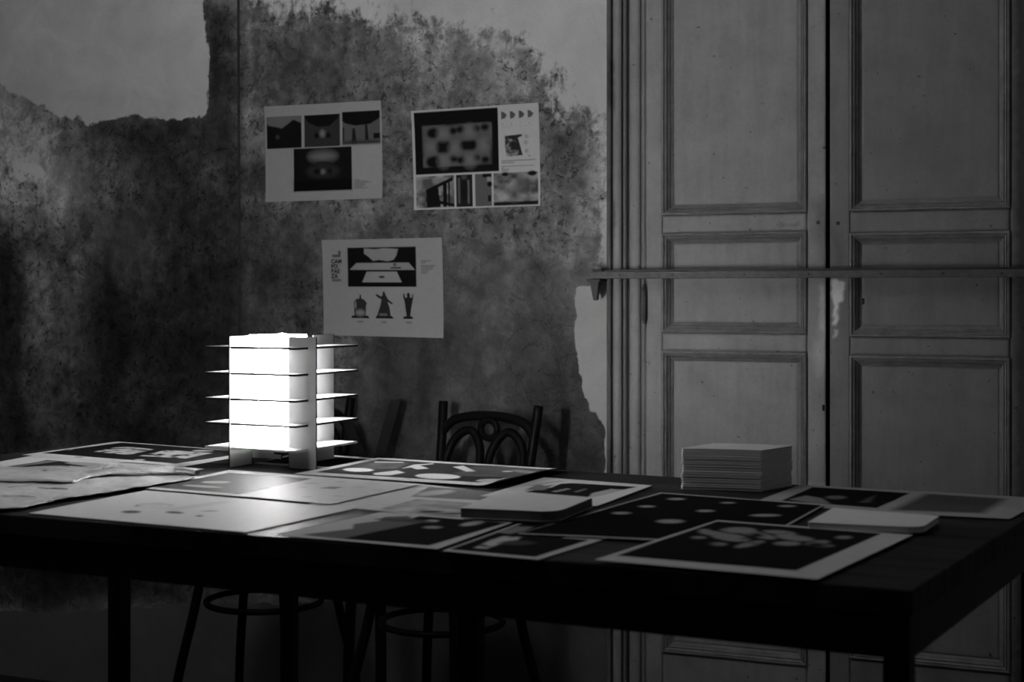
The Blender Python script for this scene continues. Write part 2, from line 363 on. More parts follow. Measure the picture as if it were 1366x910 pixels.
# door frame: moulded vertical trims
def trim(name, edges):
    root = empty(name, wp(edges[0][0], 0, 0)); root['kind'] = 'structure'
    for nm, ua, ub, oa, base in edges:
        doorgrid(nm, ua, ub, 0, DZT+.08, oa, base, root, [([(812,100),(819,100),(819,160),(813,200)], .10, 10), ([(815,600),(822,600),(822,660),(815,660)], .08, 8)], depth=oa+.05)
def ux(x): return wall_uz(x, 400)[0]
root = empty('trim_1', wp(FR_L, 0, 0)); root['kind'] = 'structure'
stain = [([(812,60),(820,90),(820,150),(813,140)], .06, 8), ([(812,560),(820,600),(818,660),(812,660)], .08, 8), ([(816,240),(822,300),(818,330)], .08, 6)]
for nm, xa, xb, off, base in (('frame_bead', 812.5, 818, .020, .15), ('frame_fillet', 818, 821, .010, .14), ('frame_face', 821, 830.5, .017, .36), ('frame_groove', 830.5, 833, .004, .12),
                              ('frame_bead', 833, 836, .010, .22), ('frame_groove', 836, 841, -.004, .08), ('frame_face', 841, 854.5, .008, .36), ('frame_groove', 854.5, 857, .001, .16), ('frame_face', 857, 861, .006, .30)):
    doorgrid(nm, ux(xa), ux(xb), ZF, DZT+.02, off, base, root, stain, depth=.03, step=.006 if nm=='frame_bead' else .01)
root2 = empty('trim_2', wp(RE, 0, 0)); root2['kind'] = 'structure'
doorgrid('frame_face', RE+.002, RE+.05, ZF, DZT+.02, .008, .12, root2, depth=.03); doorgrid('frame_bead', RE+.05, FR_R, ZF, DZT+.02, .02, .12, root2, depth=.03)
root3 = empty('trim_3', wp(FR_L, DZT+.02, 0)); root3['kind'] = 'structure'
doorgrid('frame_face', FR_L, FR_R, DZT+.02, DZT+.08, .02, .2, root3, depth=.03)
# old conduit down the plaster
uc, _ = wall_uz(319, 200); m = MB()
pts = [wp(uc+.003*math.sin(z*2), z, .001) for z in np.linspace(.95, 3.0, 24)]
m.tube(pts, .0045, 8); t3 = m.build('trim_4', simple('conduit_paint', .05, .8, .2, .3, 20), smooth=True); tag(t3, kind='structure')

# hinge on the left leaf
u, z0 = wall_uz(861, 430); z1 = zat(861, 381); hg = MB()
hg.tube([wp(u, z0+.004, .012), wp(u, z1-.004, .012)], .0065, 10)
h = hg.build('hinge', M_iron, l1, smooth=True)
h2 = MB(); h2.tube([wp(u, z0-.004, .012), wp(u, z0+.004, .012)], .004, 8); h2.tube([wp(u, z1-.004, .012), wp(u, z1+.004, .012)], .004, 8); h2.build('hinge_pin', M_iron, h)

# bar across the doors --------------------------------------------------------
ub, zb = wall_uz(800, 367); bar = empty('door_bar', wp(ub, zb, .05))
m = MB(); m.wbox(ub-.004, RE+.12, zb-.011, zb+.009, .043, .053); m.build('flat_bar', M_iron, bar, bevel=.002)
for i_, x in enumerate((835, 905, 1000, 1085, 1180, 1262, 1340)):
    u_ = ux(x); m = MB(); m.tube([wp(u_, zb-.001, .053), wp(u_, zb-.001, .0555)], .0032, 8); m.build('rivet', M_black_iron, bar)
m = MB(); m.wbox(ub+.012, RE+.12, zb+.0092, zb+.0145, .012, .046); m.build('upper_strip', M_black_iron, bar)  # black strip along the upper edge of the bar
tag(bar, 'long flat iron bar lying across both door leaves at mid height', 'bar')
br = empty('bar_bracket', wp(ub, zb, 0)); 
m = MB(); m.wbox(ub-.016, ub+.024, zb-.020, zb-.012, 0, .062); m.wbox(ub-.016, ub+.004, zb-.020, zb+.017, 0, .006); m.wbox(ub+.0, ub+.03, zb+.010, zb+.017, 0, .062); m.build('bracket_arm', M_black_iron, br, bevel=.001)
m = MB(); m.hexa([wp(ub-.010,zb-.018,.03),wp(ub+.018,zb-.018,.03),wp(ub+.018,zb-.018,.055),wp(ub-.010,zb-.018,.055)],[wp(ub-.002,zb-.072,.035),wp(ub+.010,zb-.072,.035),wp(ub+.010,zb-.072,.048),wp(ub-.002,zb-.072,.048)]); m.build('hanging_hook', M_black_iron, br, bevel=.002)
tag(br, 'black iron bracket with hanging hook on plaster holding left end of bar', 'bracket')

# floor and remaining room ------------------------------------------------------
def quadbox(name, pts, z0, z1, mat):
    m = MB(); m.hexa([(x,y,z0) for x,y in pts], [(x,y,z1) for x,y in pts]); return tag(m.build(name, mat), kind='structure')
c1 = W*-4.3+N*(WD+.14); c2 = W*1.6+N*(WD+.14); c3 = W*1.6-N*1.6; c4 = W*-4.3-N*1.6
quadbox('floor', [c4, c3, c2, c1], ZF-.05, ZF, M_floor); quadbox('ceiling', [c4, c3, c2, c1], 3.0, 3.05, M_plain)
t = .1
quadbox('wall_left', [c4-W*t, c4, c1, c1-W*t], ZF, 3.0, M_plain); quadbox('wall_right', [c3, c3+W*t, c2+W*t, c2], ZF, 3.0, M_plain)

# ------------------------------------------------------------------ table
TQ = [(-2.61,1.711),(-.470,1.826),(-.462,2.73),(-2.61,2.73)]
tb = empty('work_table', uv2w(-1.5, 2.2, ZF)); tag(tb, 'long dark wooden table covered with printed sheets', 'table')
def tq(ins, z): 
    cxm = sum(p[0] for p in TQ)/4; cym = sum(p[1] for p in TQ)/4
    return [uv2w(p[0]+(ins if p[0] < cxm else -ins), p[1]+(ins if p[1] < cym else -ins), z) for p in TQ]
m = MB(); m.hexa(tq(0, TZ-.032), tq(0, TZ)); m.build('tabletop', M_wood, tb, bevel=.002)
a = tq(.004, TZ-.084); b = tq(.004, TZ-.0325); a2 = tq(.026, TZ-.084); b2 = tq(.026, TZ-.0325)
for i in range(4):
    j = (i+1)%4; m = MB(); m.hexa([a[i],a[j],b[j],b[i]],[a2[i],a2[j],b2[j],b2[i]]); m.build('apron', M_dark_wood, tb)
def tleg(u, v, s=.034):
    m = MB(); q = lambda z, k: [uv2w(u-k*s/2, v-k*s/2, z), uv2w(u+k*s/2, v-k*s/2, z), uv2w(u+k*s/2, v+k*s/2, z), uv2w(u-k*s/2, v+k*s/2, z)]
    m.hexa(q(ZF,.95), q(TZ-.086, 1)); m.build('leg', M_dark_wood, tb, bevel=.002)
tleg(-.492, 1.85, .032); tleg(-.49, 2.70); tleg(-2.575, 1.74); tleg(-2.535, 2.68, .038); tleg(-1.075, 1.82, .028); tleg(-2.05, 2.69, .03)

# ------------------------------------------------------------------ printed sheets on the table
def sheet(name, px, z, ops, label, base=.78, mat=None, lift=None, wave=.0005, step=.0032, group=None, cat='sheet'):
    nl, nr, fr, fl = [np.array(ud(x, y, TZ)) for x, y in px]
    Lu = max(np.linalg.norm(nr-nl), np.linalg.norm(fr-fl)); Lv = max(np.linalg.norm(fl-nl), np.linalg.norm(fr-nr))
    nu = int(Lu/step)+2; nv = int(Lv/step)+2
    s, t = np.meshgrid(np.linspace(0,1,nu), np.linspace(0,1,nv), indexing='ij')
    Q = (nl*((1-s)*(1-t))[...,None]+nr*(s*(1-t))[...,None]+fr*(s*t)[...,None]+fl*((1-s)*t)[...,None])
    A, B = Q[...,0], Q[...,1]; sd = hash(name+str(px[0][0])) % 50 if False else int(abs(px[0][0]*7+px[0][1]*3)) % 50
    zz = TZ+z+wave*(fbm(A*9, B*9, sd, 2)-.3)*1.6
    if lift: zz = zz+lift(s, t)
    ink = np.full_like(A, base)
    for op in ops:
        poly, val, fe = op[:3]
        pts = [ud(x, y) for x, y in poly]
        c = cover(A, B, pts, fe)
        if len(op) > 3: c = c*op[3](A, B)
        ink = ink*(1-c)+val*c
    P = (U[None]*A.reshape(-1,1)+V[None]*B.reshape(-1,1)); P = np.concatenate([P, zz.reshape(-1,1)], 1)
    o = gridmesh(name, P, nu, nv, mat or M_sheet, None, dict(ink=ink)); tag(o, label, cat, group); return o
G = 'printed sheets laid on the table'
E_ = ell
nz = lambda sc, lo, hi, sd=1: (lambda A, B: np.clip((fbm(A*sc, B*sc, sd)-lo)/(hi-lo), 0, 1))
def Z(i): return .0006+.0011*i
# far left pair
sheet('printed_sheet', [(-130,640),(245,632),(273,626),(48,607.5)], Z(0), [
  ([(-60,640),(62,614),(224,628),(150,640)], .025, .002), ([(-60,634),(62,614.5),(78,616),(40,621),(-60,640)], .20, .006),
  (E_(130,621,42,2.6,.08), .45, .012), (E_(60,624,30,2,-.05), .35, .012), (E_(90,627,40,1.2,.0), .5, .01)],
  'print with wide white border under the torn white paper at far left', group=G)
nl, nr, fl = (29,608), (245,623.5), (157,590)
sheet('printed_sheet', [nl, nr, (352,605.5), fl], Z(1), [
  ([(56,605.6),(234,619.8),(338,604.6),(162,591.6)], .015, .002),
  ([(125,604),(162,596.5),(206,600.5),(172,608)], .55, .003, nz(60,.35,.5,3)), ([(186,609.5),(222,601.5),(284,605.5),(248,613)], .50, .003, nz(45,.3,.5,4)),
  (E_(186,615,7,1), .6, .004), (E_(271,602.5,14,1.2), .4, .006), (E_(92,601,5,.8), .3, .004), (E_(105,611,6,.7), .3, .004), (E_(196,620.5,5,.6), .3, .003)],
  'black print with pale photos, farthest left corner of the table', group=G)
# far strip behind the lamp
sheet('printed_sheet', [(338,619),(455,627),(508,612.5),(400,604)], Z(0), [([(345,617),(448,624),(498,614.2),(404,606)], .02, .002)],
  'dark print partly hidden under and behind the glowing lamp', group=G)
# middle sheets
sheet('printed_sheet', [(410,673),(630,695),(720,664),(560,646)], Z(0), [
  ([(548,663),(572,650),(668,656),(640,668)], .28, .004), (E_(580,658,26,3.2,-.1), .62, .015)],
  'print with grey photo between lamp and left booklet', group=G)
sheet('printed_sheet', [(500,681),(735,702),(790,678),(555,666)], Z(1), [
  ([(507,680.5),(556,667.5),(700,678),(680,698)], .30, .002, nz(22,.2,.7,5)), (E_(560,672,12,2.5), .6, .01), (E_(600,678,30,3,.1), .42, .02), (E_(575,684,16,1.2), .06, .008), (E_(605,687,16,1.0), .04, .008)],
  'grey mottled photo print just left of the left booklet', group=G)
sheet('printed_sheet', [(38,686),(328,712),(474,680),(194,655.5)], Z(1), [
  (E_(175,684.6,13,1.8), .12, .006), (E_(212,673.6,7,1.1), .14, .005), (E_(206,678,7,.9,-.1), .16, .005), (E_(184,676,4,1.2,-.3), .25, .005),
  (E_(233,685.4,12,1.5,.05), .12, .006), (E_(266,690,5,1.1), .16, .004), (E_(280,683.4,12,.9), .42, .006), (E_(208,676,24,3.6), .60, .004), (E_(206,677,20,2.4), .70, .004),
  ([(215,681),(300,670),(310,671),(235,683)], .62, .02)],
  'white print with small dark ovals at the front left edge', base=.74, group=G, mat=M_gloss)
sheet('printed_sheet', [(192,653.8),(442,675),(561,648),(306,629)], Z(2), [
  ([(203,652),(305,632.8),(416,640.8),(318,661.5)], .08, .002), (E_(288,645.5,19,1.6), .6, .006), (E_(270,651,26,1.4,.06), .5, .006),
  ([(424,653.5),(440,651.5),(458,652),(446,654.6)], .30, .003), (E_(415,647,10,.6), .5, .004), (E_(455,645,8,.5), .5, .004), (E_(410,665,8,.6), .55, .004), (E_(452,664,8,.6), .55, .004),
  (E_(480,652,9,.5), .6, .004), (E_(505,656,8,.5), .6, .004), (E_(404,652,7,.5), .6, .004), (E_(500,648,12,.5,.02), .62, .004)],
  'glossy print catching the lamp glare directly in front of the lamp', group=G, mat=M_gloss)
liftE = lambda s, t: .012*np.clip((s-.90)/.10,0,1)**2*(1-.3*t)
sheet('printed_sheet', [(392,634.8),(664,652.5),(760,629),(504,613)], Z(3), [
  ([(421,632.8),(640,647),(738,629.5),(505,615.4)], .035, .002), ([(470,629),(505,618),(545,620),(530,628)], .09, .01, nz(30,.2,.6)),
  ([(600,637),(640,622),(725,629),(690,640)], .10, .02, nz(14,.2,.6,9)), (E_(478,629.6,20,2.6,.02), .85, .005), ([(498,634),(530,630.5),(540,633.5),(520,637),(500,636.5)], .7, .003),
  (E_(584,638.3,30,3.6,.03), .85, .003), (E_(658,644.4,23,2.6), .55, .004), ([(500,618.6),(538,619.2),(538,620.2),(500,619.8)], .7, .002),
  ([(536,628),(552,622.5),(578,620.6),(578,621.8),(560,623.5),(572,628),(556,629.2),(548,626.5)], .75, .002), ([(604,625.5),(618,624),(634,631.5),(622,632)], .75, .002),
  (E_(677,631.6,7,.8), .65, .003), (E_(700,632,18,2,.1), .28, .01)],
  'black print of white pieces right of the lamp, at the far edge', lift=liftE, group=G)
sheet('printed_sheet', [(365,716),(583,735.5),(692,697),(508,686)], Z(2), [
  ([(452,721.5),(572,731),(676,700),(560,691)], .02, .003), ([(400,716),(470,708),(472,701.5),(506,697.5),(512,692),(545,691),(560,700),(500,712),(455,722)], .17, .004),
  (E_(576,697.5,9,1.6), .5, .006), (E_(577,706,12,1.8), .35, .01), (E_(630,701,16,2.6,-.15), .45, .008), (E_(540,697,40,2,.05), .10, .012)],
  'print with grey slopes and black photo at the front middle edge', base=.62, group=G)
sheet('printed_sheet', [(590,737),(718,748.5),(840,710.5),(700,697)], Z(1), [
  ([(600,735),(714,745),(786,722),(750,719.5),(790,706),(700,699)], .018, .002), ([(632,733),(655,722),(672,717),(696,717.5),(690,722),(665,728),(650,734)], .6, .005, nz(40,.25,.5,6)),
  ([(664,712),(690,704),(712,704.5),(700,710),(680,714)], .28, .004), (E_(742,713,7,1.6), .42, .006), (E_(765,708,12,1.4), .1, .008), (E_(690,726,24,3), .07, .012)],
  'black print with white pages at the front edge below the left booklet', base=.6, group=G)
sheet('printed_sheet', [(640,664),(796,678),(870,649.8),(726,639)], Z(2), [
  ([(700,658),(735,652.5),(748,647.5),(764,646.8),(850,651.8),(800,662),(775,667),(720,664)], .02, .002), ([(700,656),(716,648),(728,650),(740,648.5),(726,656)], .22, .006),
  ([(735,658),(756,653.5),(762,654.5),(742,659)], .35, .002), ([(765,658),(780,654),(784,654.6),(770,659)], .2, .002), ([(790,660),(815,654.5),(833,655.6),(800,664),(784,667)], .55, .002),
  ([(700,650),(750,643.5),(752,644.3),(712,650)], .45, .006)],
  'print with white far border behind the left booklet', group=G)
spots = [(863,679,10,1.3),(829,688,12,1.6),(902,669,11,1.4),(894,699,18,2.6),(941,685,11,1.5),(971,674,9,.9),(1050,678.4,11,1.1),(1021,691,20,1.6)]
sheet('printed_sheet', [(690,716),(1005,731),(1101,676.5),(881,660)], Z(3), [
  ([(694,715),(1004,728.5),(1097,677.3),(882,661.4)], .013, .0015)]+[(E_(*s_), .42, .010) for s_ in spots],
  'black print with scattered light spots in the middle right of the table', base=.45, group=G)
sheet('printed_sheet', [(1003,672),(1182,686),(1236,657.4),(1068,648)], Z(1), [
  ([(1042,669.5),(1084,651.3),(1214,659.3),(1170,679.5)], .015, .002), ([(1052,668),(1075,662.5),(1096,666),(1108,674),(1080,672)], .25, .006), (E_(1115,665,13,2.5), .18, .01), ([(1146,672),(1158,666),(1168,662),(1160,672)], .10, .008)],
  'print with black photo at the far edge right of the tall booklet stack', base=.42, group=G)
sheet('printed_sheet', [(1168,686),(1347,694.8),(1398,667.5),(1236,657.8)], Z(2), [
  ([(1190,683),(1236,660.5),(1342,667.5),(1312,687.5)], .10, .02)],
  'print with soft dark picture at the far right end of the table', base=.42, group=G)
blobs = [(950,716,18,3.2,.1),(985,712,24,4,.0),(975,722,26,5,.1),(1010,718,26,4,.2),(1040,715,22,3,.1),(1060,722,26,4,.1),(940,712,8,1.5,0),(932,722,10,1.8,0),(958,731,11,2.4,0),(1000,731,20,3,-.2),(1050,730,18,3,0),(1090,729,16,3,-.1),(1100,733,12,2,0),(1125,721.5,11,2.2,0)]
sheet('printed_sheet', [(793,752),(1091,778.5),(1218,718.2),(957,698.5)], Z(4), [
  ([(822,746.5),(1062,767.2),(1176,716.4),(957,700.2)], .018, .002)]+[(E_(*b_), .30, .008, nz(30,.2,.5,12)) for b_ in blobs],
  'black print with pale blossom shapes and wide border at the front right', base=.62, group=G)

# torn, crumpled white paper at left ------------------------------------------
def torn(name, poly, z, thick, label, seed, val, marks=()):
    pts = [ud(x, y) for x, y in poly]; arr = np.array(pts)
    cm = arr.mean(0)
    # fan grid: rings from the centre to the ragged outline
    m_ = []; n = len(pts)
    for i in range(n):
        a_ = np.array(pts[i]); b_ = np.array(pts[(i+1)%n]); L = np.linalg.norm(b_-a_); q = max(2, int(L/.006))
        for k_ in range(q):
            p = a_+(b_-a_)*k_/q; d = np.array([-(b_-a_)[1], (b_-a_)[0]])/L
            m_.append(p+d*.006*(vnoise(np.array([p[0]*120.]), np.array([p[1]*120.]), seed)[0]-.5))
    out = np.array(m_); R = 60; r = np.linspace(0.02, 1, R)[:,None,None]
    Q = cm+(out[None]-cm)*r; A, B = Q[...,0], Q[...,1]
    h = z+thick*(fbm(A*16, B*16, seed, 5))+.0015*fbm(A*70, B*70, seed+3, 3); h[-1] -= thick*.3; h = np.maximum(h, z*.8)
    ink = val*(.9+.2*fbm(A*50, B*50, seed+7, 3))
    for p, v, fe in marks:
        c = cover(A+(fbm(A*60,B*60,9)-.5)*.012, B+(fbm(A*60,B*60,19)-.5)*.012, [ud(x, y) for x, y in p], fe); ink = ink*(1-c)+v*c
    P = np.concatenate([U[None]*A.reshape(-1,1)+V[None]*B.reshape(-1,1), (TZ+h).reshape(-1,1)], 1)
    nn = len(out); me = bpy.data.meshes.new(name)
    i = np.arange(R-1)[:,None]*nn+np.arange(nn)[None,:]; j = np.arange(R-1)[:,None]*nn+((np.arange(nn)+1)%nn)[None,:]
    f = np.stack([i, j, j+nn, i+nn], -1).reshape(-1,4)
    me.from_pydata(P.tolist(), [], f.tolist()+[tuple(range(nn))[::-1]]); me.update(); me.shade_smooth(); me.materials.append(M_crumple); setattr_f(me, 'ink', ink)
    o = bpy.data.objects.new(name, me); COL.objects.link(o); tag(o, label, 'paper', 'torn white papers at the left end of the table'); return o
line = lambda a, b, w_: [(a[0],a[1]-w_),(b[0],b[1]-w_),(b[0],b[1]+w_),(a[0],a[1]+w_)]
torn('torn_paper', [(-70,692),(30,682),(75,672),(150,661),(182,656),(232,647.5),(262,642),(240,637),(150,638),(60,638),(-70,640)], .0045, .006, 'lower torn white paper sheet at the front left edge', 3, .66,
     [(line((50,656),(90,660),.8), .06, .003), (line((5,668),(48,670),.8), .15, .006), (line((12,657),(45,652.5),.4), .2, .003)])
torn('torn_paper', [(-70,655),(0,650),(60,651),(95,651.5),(120,645),(150,641),(262,640),(263,634),(240,631),(205,631),(165,628),(150,627),(128,631),(95,632),(60,633),(28,632),(-70,630)], .0085, .010, 'upper torn white paper with a curled ragged far edge', 8, .70,
     [(E_(60,638.5,2,.8), .1, .003), (E_(130,648.5,3,.8), .15, .003), (line((185,639),(245,641),.5), .45, .004), (line((70,632),(120,631),.4), .1, .003)])
# small roll of paper at its right end
m = MB(); a_ = ud(236,634.5); b_ = ud(263,640)
pc = [np.array(uv2w(*(np.array(a_)*(1-t_)+np.array(b_)*t_), TZ+.0125)) for t_ in (0,.35,.7,1)]
m.tube(pc, .0055, 10, caps=False); o = m.build('paper_roll', M_card, smooth=True); tag(o, 'small rolled edge of white paper at the right end of torn sheets', 'paper')
# scrap, bright knot on the torn paper
m = MB(); kp = [ud(138,641), ud(146,637.5), ud(156,637)]
m.tube([np.array(uv2w(*p, TZ+.023)) for p in kp], [.002,.006,.003], 7); o = m.build('paper_twist', M_card, smooth=True); tag(o, 'small twisted white scrap lying on the upper torn paper', 'paper')

# ------------------------------------------------------------------ booklets
def booklet(name, quad, z0, th, label, group=None, coverz=True, rnd=.0, rc=.003, sag=0, mat_side=None, jit=0):
    q = [np.array(p, float) for p in quad]; pts = []
    n = 10
    for i in range(4):       # outline with rounded corners
        p = q[i]; a_ = q[i-1]-p; b_ = q[(i+1)%4]-p; la, lb = np.linalg.norm(a_), np.linalg.norm(b_); r = max(rnd if i == 1 else rc, .002)
        A_ = p+a_/la*r; B_ = p+b_/lb*r
        for k_ in range(6):
            t_ = k_/5; pts.append((1-t_)**2*A_+2*t_*(1-t_)*p+t_*t_*B_)
        for k_ in range(1, n):
            t_ = k_/n; pts.append(B_*(1-t_)+(q[(i+1)%4]+(q[i]-q[(i+1)%4])/lb*(rnd if (i+1)%4 == 1 and rnd else rc))*t_)
    pts = np.array(pts); cm = pts.mean(0); root = empty(name, uv2w(cm[0], cm[1], z0)); tag(root, label, 'booklet', group)
    def zz(p): return sag*(math.sin((p[0]-cm[0])*22+jit)*.6)
    def prism(nm, za, zb, mat, inset):
        v = []; f = []; c_ = [cm+(p-cm)*(1-inset) for p in pts]; m_ = len(c_)
        for z in (za, zb):
            for p in c_: v.append(uv2w(p[0], p[1], z+zz(p)))
        for i in range(m_): f.append((i, (i+1)%m_, m_+(i+1)%m_, m_+i))
        ib = len(v); v.append(uv2w(cm[0], cm[1], za+zz(cm))); v.append(uv2w(cm[0], cm[1], zb+zz(cm)))
        for i in range(m_): f.append((ib, (i+1)%m_, i)); f.append((ib+1, m_+i, m_+(i+1)%m_))
        return link(nm, v, f, mat, root)
    ct = min(.0005, th*.15)
    prism('pages', z0+ct, z0+th-ct, mat_side or M_pages, .008); prism('front_cover', z0+th-ct, z0+th, M_cover, 0); prism('back_cover', z0, z0+ct, M_cover, 0)
    return root
def topq(px, z): return [ud(x, y, z) for x, y in px]
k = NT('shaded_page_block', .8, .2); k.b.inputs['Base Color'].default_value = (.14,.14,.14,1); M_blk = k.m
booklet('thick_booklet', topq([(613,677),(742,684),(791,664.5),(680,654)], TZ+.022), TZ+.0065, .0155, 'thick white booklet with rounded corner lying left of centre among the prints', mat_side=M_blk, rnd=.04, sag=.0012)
booklet('thin_booklet', topq([(1077,696.5),(1230,704.5),(1253,689),(1112,677)], TZ+.014), TZ+.0052, .009, 'thin white booklet lying right of the tall booklet stack', rnd=.03, sag=.0008)
# tall stack
base = [np.array(ud(907,652.5)), np.array(ud(1016,657)), np.array(ud(1058.5,648.5))]; base.append(base[0]+base[2]-base[1])
nb = 16; hz = .0735/nb; words = ['topmost','second','third','fourth','fifth','sixth','seventh','eighth','ninth','tenth','eleventh','twelfth','thirteenth','fourteenth','fifteenth','lowest']
for i in range(nb):
    j = np.array([rng.normal(0,.0009), rng.normal(0,.0009)]); ii = nb-1-i
    lab = ('topmost pale booklet of the tall stack' if ii == 0 else 'lowest booklet of the tall stack, resting on the table' if ii == nb-1 else words[ii]+' booklet from the top of the tall stack')
    booklet('stacked_booklet', [p+j for p in base], TZ+.0008+i*hz, hz-.00025, lab, 'booklets in the tall stack', rc=.007, sag=.0011, jit=1.0)

# ------------------------------------------------------------------ lamp
LC = np.array([-.4762, 3.183]); PH = math.radians(27.2); HS = .1122
la = np.array([math.cos(PH), -math.sin(PH)]); lb = np.array([math.sin(PH), math.cos(PH)])
def lp(a, b, z): p = LC+HS*(a*la+b*lb); return (p[0], p[1], z)
lamp = empty('paper_lamp', (LC[0], LC[1], TZ+.001)); tag(lamp, 'glowing white card lamp with five square shelves and slotted upright fins', 'lamp')
def slab(a0, a1, b0, b1, z0, z1, m): m.hexa([lp(a0,b0,z0),lp(a1,b0,z0),lp(a1,b1,z0),lp(a0,b1,z0)],[lp(a0,b0,z1),lp(a1,b0,z1),lp(a1,b1,z1),lp(a0,b1,z1)])
cs_ = .32; T_ = .0042
ZS = [.9950, .9425, .8905, .8405, .7915]
for i, z in enumerate(ZS):
    m = MB(); h_ = cs_+.012
    slab(-1,1,-1,-h_,z-T_,z,m); slab(-1,1,h_,1,z-T_,z,m); slab(-1,-h_,-h_,h_,z-T_,z,m); slab(h_,1,-h_,h_,z-T_,z,m)
    sh = m.build('shelf', M_card, lamp)
    if i < 4:
        e = MB(); ew = .006
        slab(-1-ew,1+ew,-1-ew,-1,z-T_,z,e); slab(-1-ew,1+ew,1,1+ew,z-T_,z,e); slab(-1-ew,-1,-1,1,z-T_,z,e); slab(1,1+ew,-1,1,z-T_,z,e)
        tag(e.build('shelf_edge', M_burnt, sh), 'dark scorched edge line')
fw = .010; ZT = 1.0155
for (a0,a1,b0,b1) in ((-.44,-.44+2*fw,-1.02,-.375),(.59,1.17,-.62,-.62+2*fw),(.38,.38+2*fw,.42,1.10),(-1.15,-.40,.51,.51+2*fw)):
    m = MB(); slab(a0,a1,b0,b1,TZ+.001,ZT,m); fn = m.build('fin', M_card, lamp)
    e = MB(); ew = .012
    if b1-b0 > a1-a0: slab(a0,a1,b0-ew if b0 < 0 else b0-.001,b0,TZ+.001,ZT,e); slab(a0,a1,b1,b1+ew,TZ+.001,ZT,e)
    else: slab(a1,a1+ew,b0,b1,TZ+.001,ZT,e); slab(a0-ew,a0,b0,b1,TZ+.001,ZT,e)
    tag(e.build('fin_edge', M_burnt, fn), 'dark scorched edge line')
m = MB()
for (a0,a1,b0,b1) in ((-cs_,cs_,-cs_,-cs_+.01),(-cs_,cs_,cs_-.01,cs_),(-cs_,-cs_+.01,-cs_,cs_),(cs_-.01,cs_,-cs_,cs_)): slab(a0,a1,b0,b1,.786,1.017,m)
m.build('glowing_tube', M_glow, lamp)
k = NT('lit_bulb_glass', .3); k.b.inputs['Emission Color'].default_value = (1,1,1,1); k.b.inputs['Emission Strength'].default_value = BULB_E
m = MB(); zc = 1.001; m.tube([lp(0,0,zc+.019*math.sin(q_)) for q_ in np.linspace(-1.5,1.5,9)], [.019*math.cos(q_) for q_ in np.linspace(-1.5,1.5,9)], 12); m.build('bulb', k.m, lamp, smooth=True)
m = MB(); m.tube([lp(0,0,.79), lp(0,0,.978)], .006, 8); m.build('bulb_stem', M_card, lamp)
m = MB(); m.tube([lp(0,0,.770), lp(0,0,.80)], .018, 14); m.build('lamp_socket', M_black_iron, lamp)
m = MB(); slab(-.36,.36,-.36,.36,.778,.786,m); m.build('socket_plate', M_card, lamp)

# ------------------------------------------------------------------ posters
def poster(px, ops, label, base, off=.003, curl=.004, extra=None):
    C4 = [np.array(wall_uz(x, y)) for x, y in px]   # tl, tr, br, bl
    nu, nv = 215, 155; s, t = np.meshgrid(np.linspace(0,1,nu), np.linspace(0,1,nv), indexing='ij')
    Q = (C4[0]*((1-s)*(1-t))[...,None]+C4[1]*(s*(1-t))[...,None]+C4[2]*(s*t)[...,None]+C4[3]*((1-s)*t)[...,None])
    ink = np.full_like(s, base)
    for op in ops:
        c = cover(s, t*.707, [(x, y*.707) for x, y in op[0]], op[2])
        if len(op) > 3: c = c*op[3](s, t)
        ink = ink*(1-c)+op[1]*c
    o_ = off+curl*(np.abs(t-.5)*2)**4*np.abs(s-.5)*2+.0015*np.sin(s*5)*t
    A, B = Q[...,0], Q[...,1]
    P = np.stack([W[0]*A+N[0]*(WD-o_), W[1]*A+N[1]*(WD-o_), B], -1).reshape(-1,3)
    o = gridmesh('poster', P, nu, nv, M_poster, None, dict(ink=ink)); tag(o, label, 'poster', 'posters pinned to the plaster wall')
    return o, C4
R = lambda a,b,c,d: [(a,b),(c,b),(c,d),(a,d)]
def bars(x0, y0, ws, dy, h=.008, v=.25): return [(R(x0, y0+i*dy, x0+w_, y0+i*dy+h), v, .006) for i, w_ in enumerate(ws)]
n01 = lambda sc, lo, hi, sd=1: (lambda s, t: np.clip((fbm(s*sc, t*sc, sd)-lo)/(hi-lo), 0, 1))
# poster 1: crop 80..965 x, 130/80..850
ops1 = [(R(.015,.115,.32,.445), .012, .004), ([(.015,.115),(.32,.115),(.32,.19),(.25,.15),(.15,.235),(.03,.20),(.015,.18)], .20, .012), (E_(.11,.325,.015,.02), .08, .02),
 (R(.345,.115,.65,.445), .045, .004), ([(.345,.115),(.65,.115),(.63,.16),(.56,.235),(.46,.24),(.38,.19),(.35,.14)], .010, .006), (E_(.50,.31,.022,.035), .25, .03), (E_(.45,.33,.02,.03), .01, .02), (E_(.55,.33,.02,.03), .01, .02),
 (R(.67,.10,.985,.435), .13, .004), ([(.67,.10),(.985,.10),(.985,.175),(.90,.235),(.78,.245),(.70,.22),(.67,.19)], .010, .006), ([(.755,.27),(.775,.27),(.79,.43),(.745,.43)], .02, .01), ([(.86,.24),(.88,.24),(.89,.40),(.86,.40)], .02, .01), (R(.93,.33,.985,.385), .01, .008), (R(.67,.26,.685,.40), .02, .01),(R(.67,.40,.985,.435), .05, .03),
 (R(.25,.455,.745,.90), .012, .004), (E_(.50,.545,.12,.055), .20, .06), (E_(.50,.615,.07,.015), .015, .02), (E_(.50,.70,.13,.06), .05, .06), (E_(.50,.705,.02,.025), .22, .02), (R(.25,.79,.745,.90), .008, .02), (E_(.45,.70,.03,.03), .01, .03), (E_(.56,.70,.02,.03), .012, .03)]
ops1 += bars(.765, .80, [.05,.11,.14,.09,.09,.07,.12], .014, .006, .16)
poster([(354,142.5),(509.5,134),(511,264.5),(355.5,270)], ops1, 'left upper poster with three dark pictures above a fourth', .44)
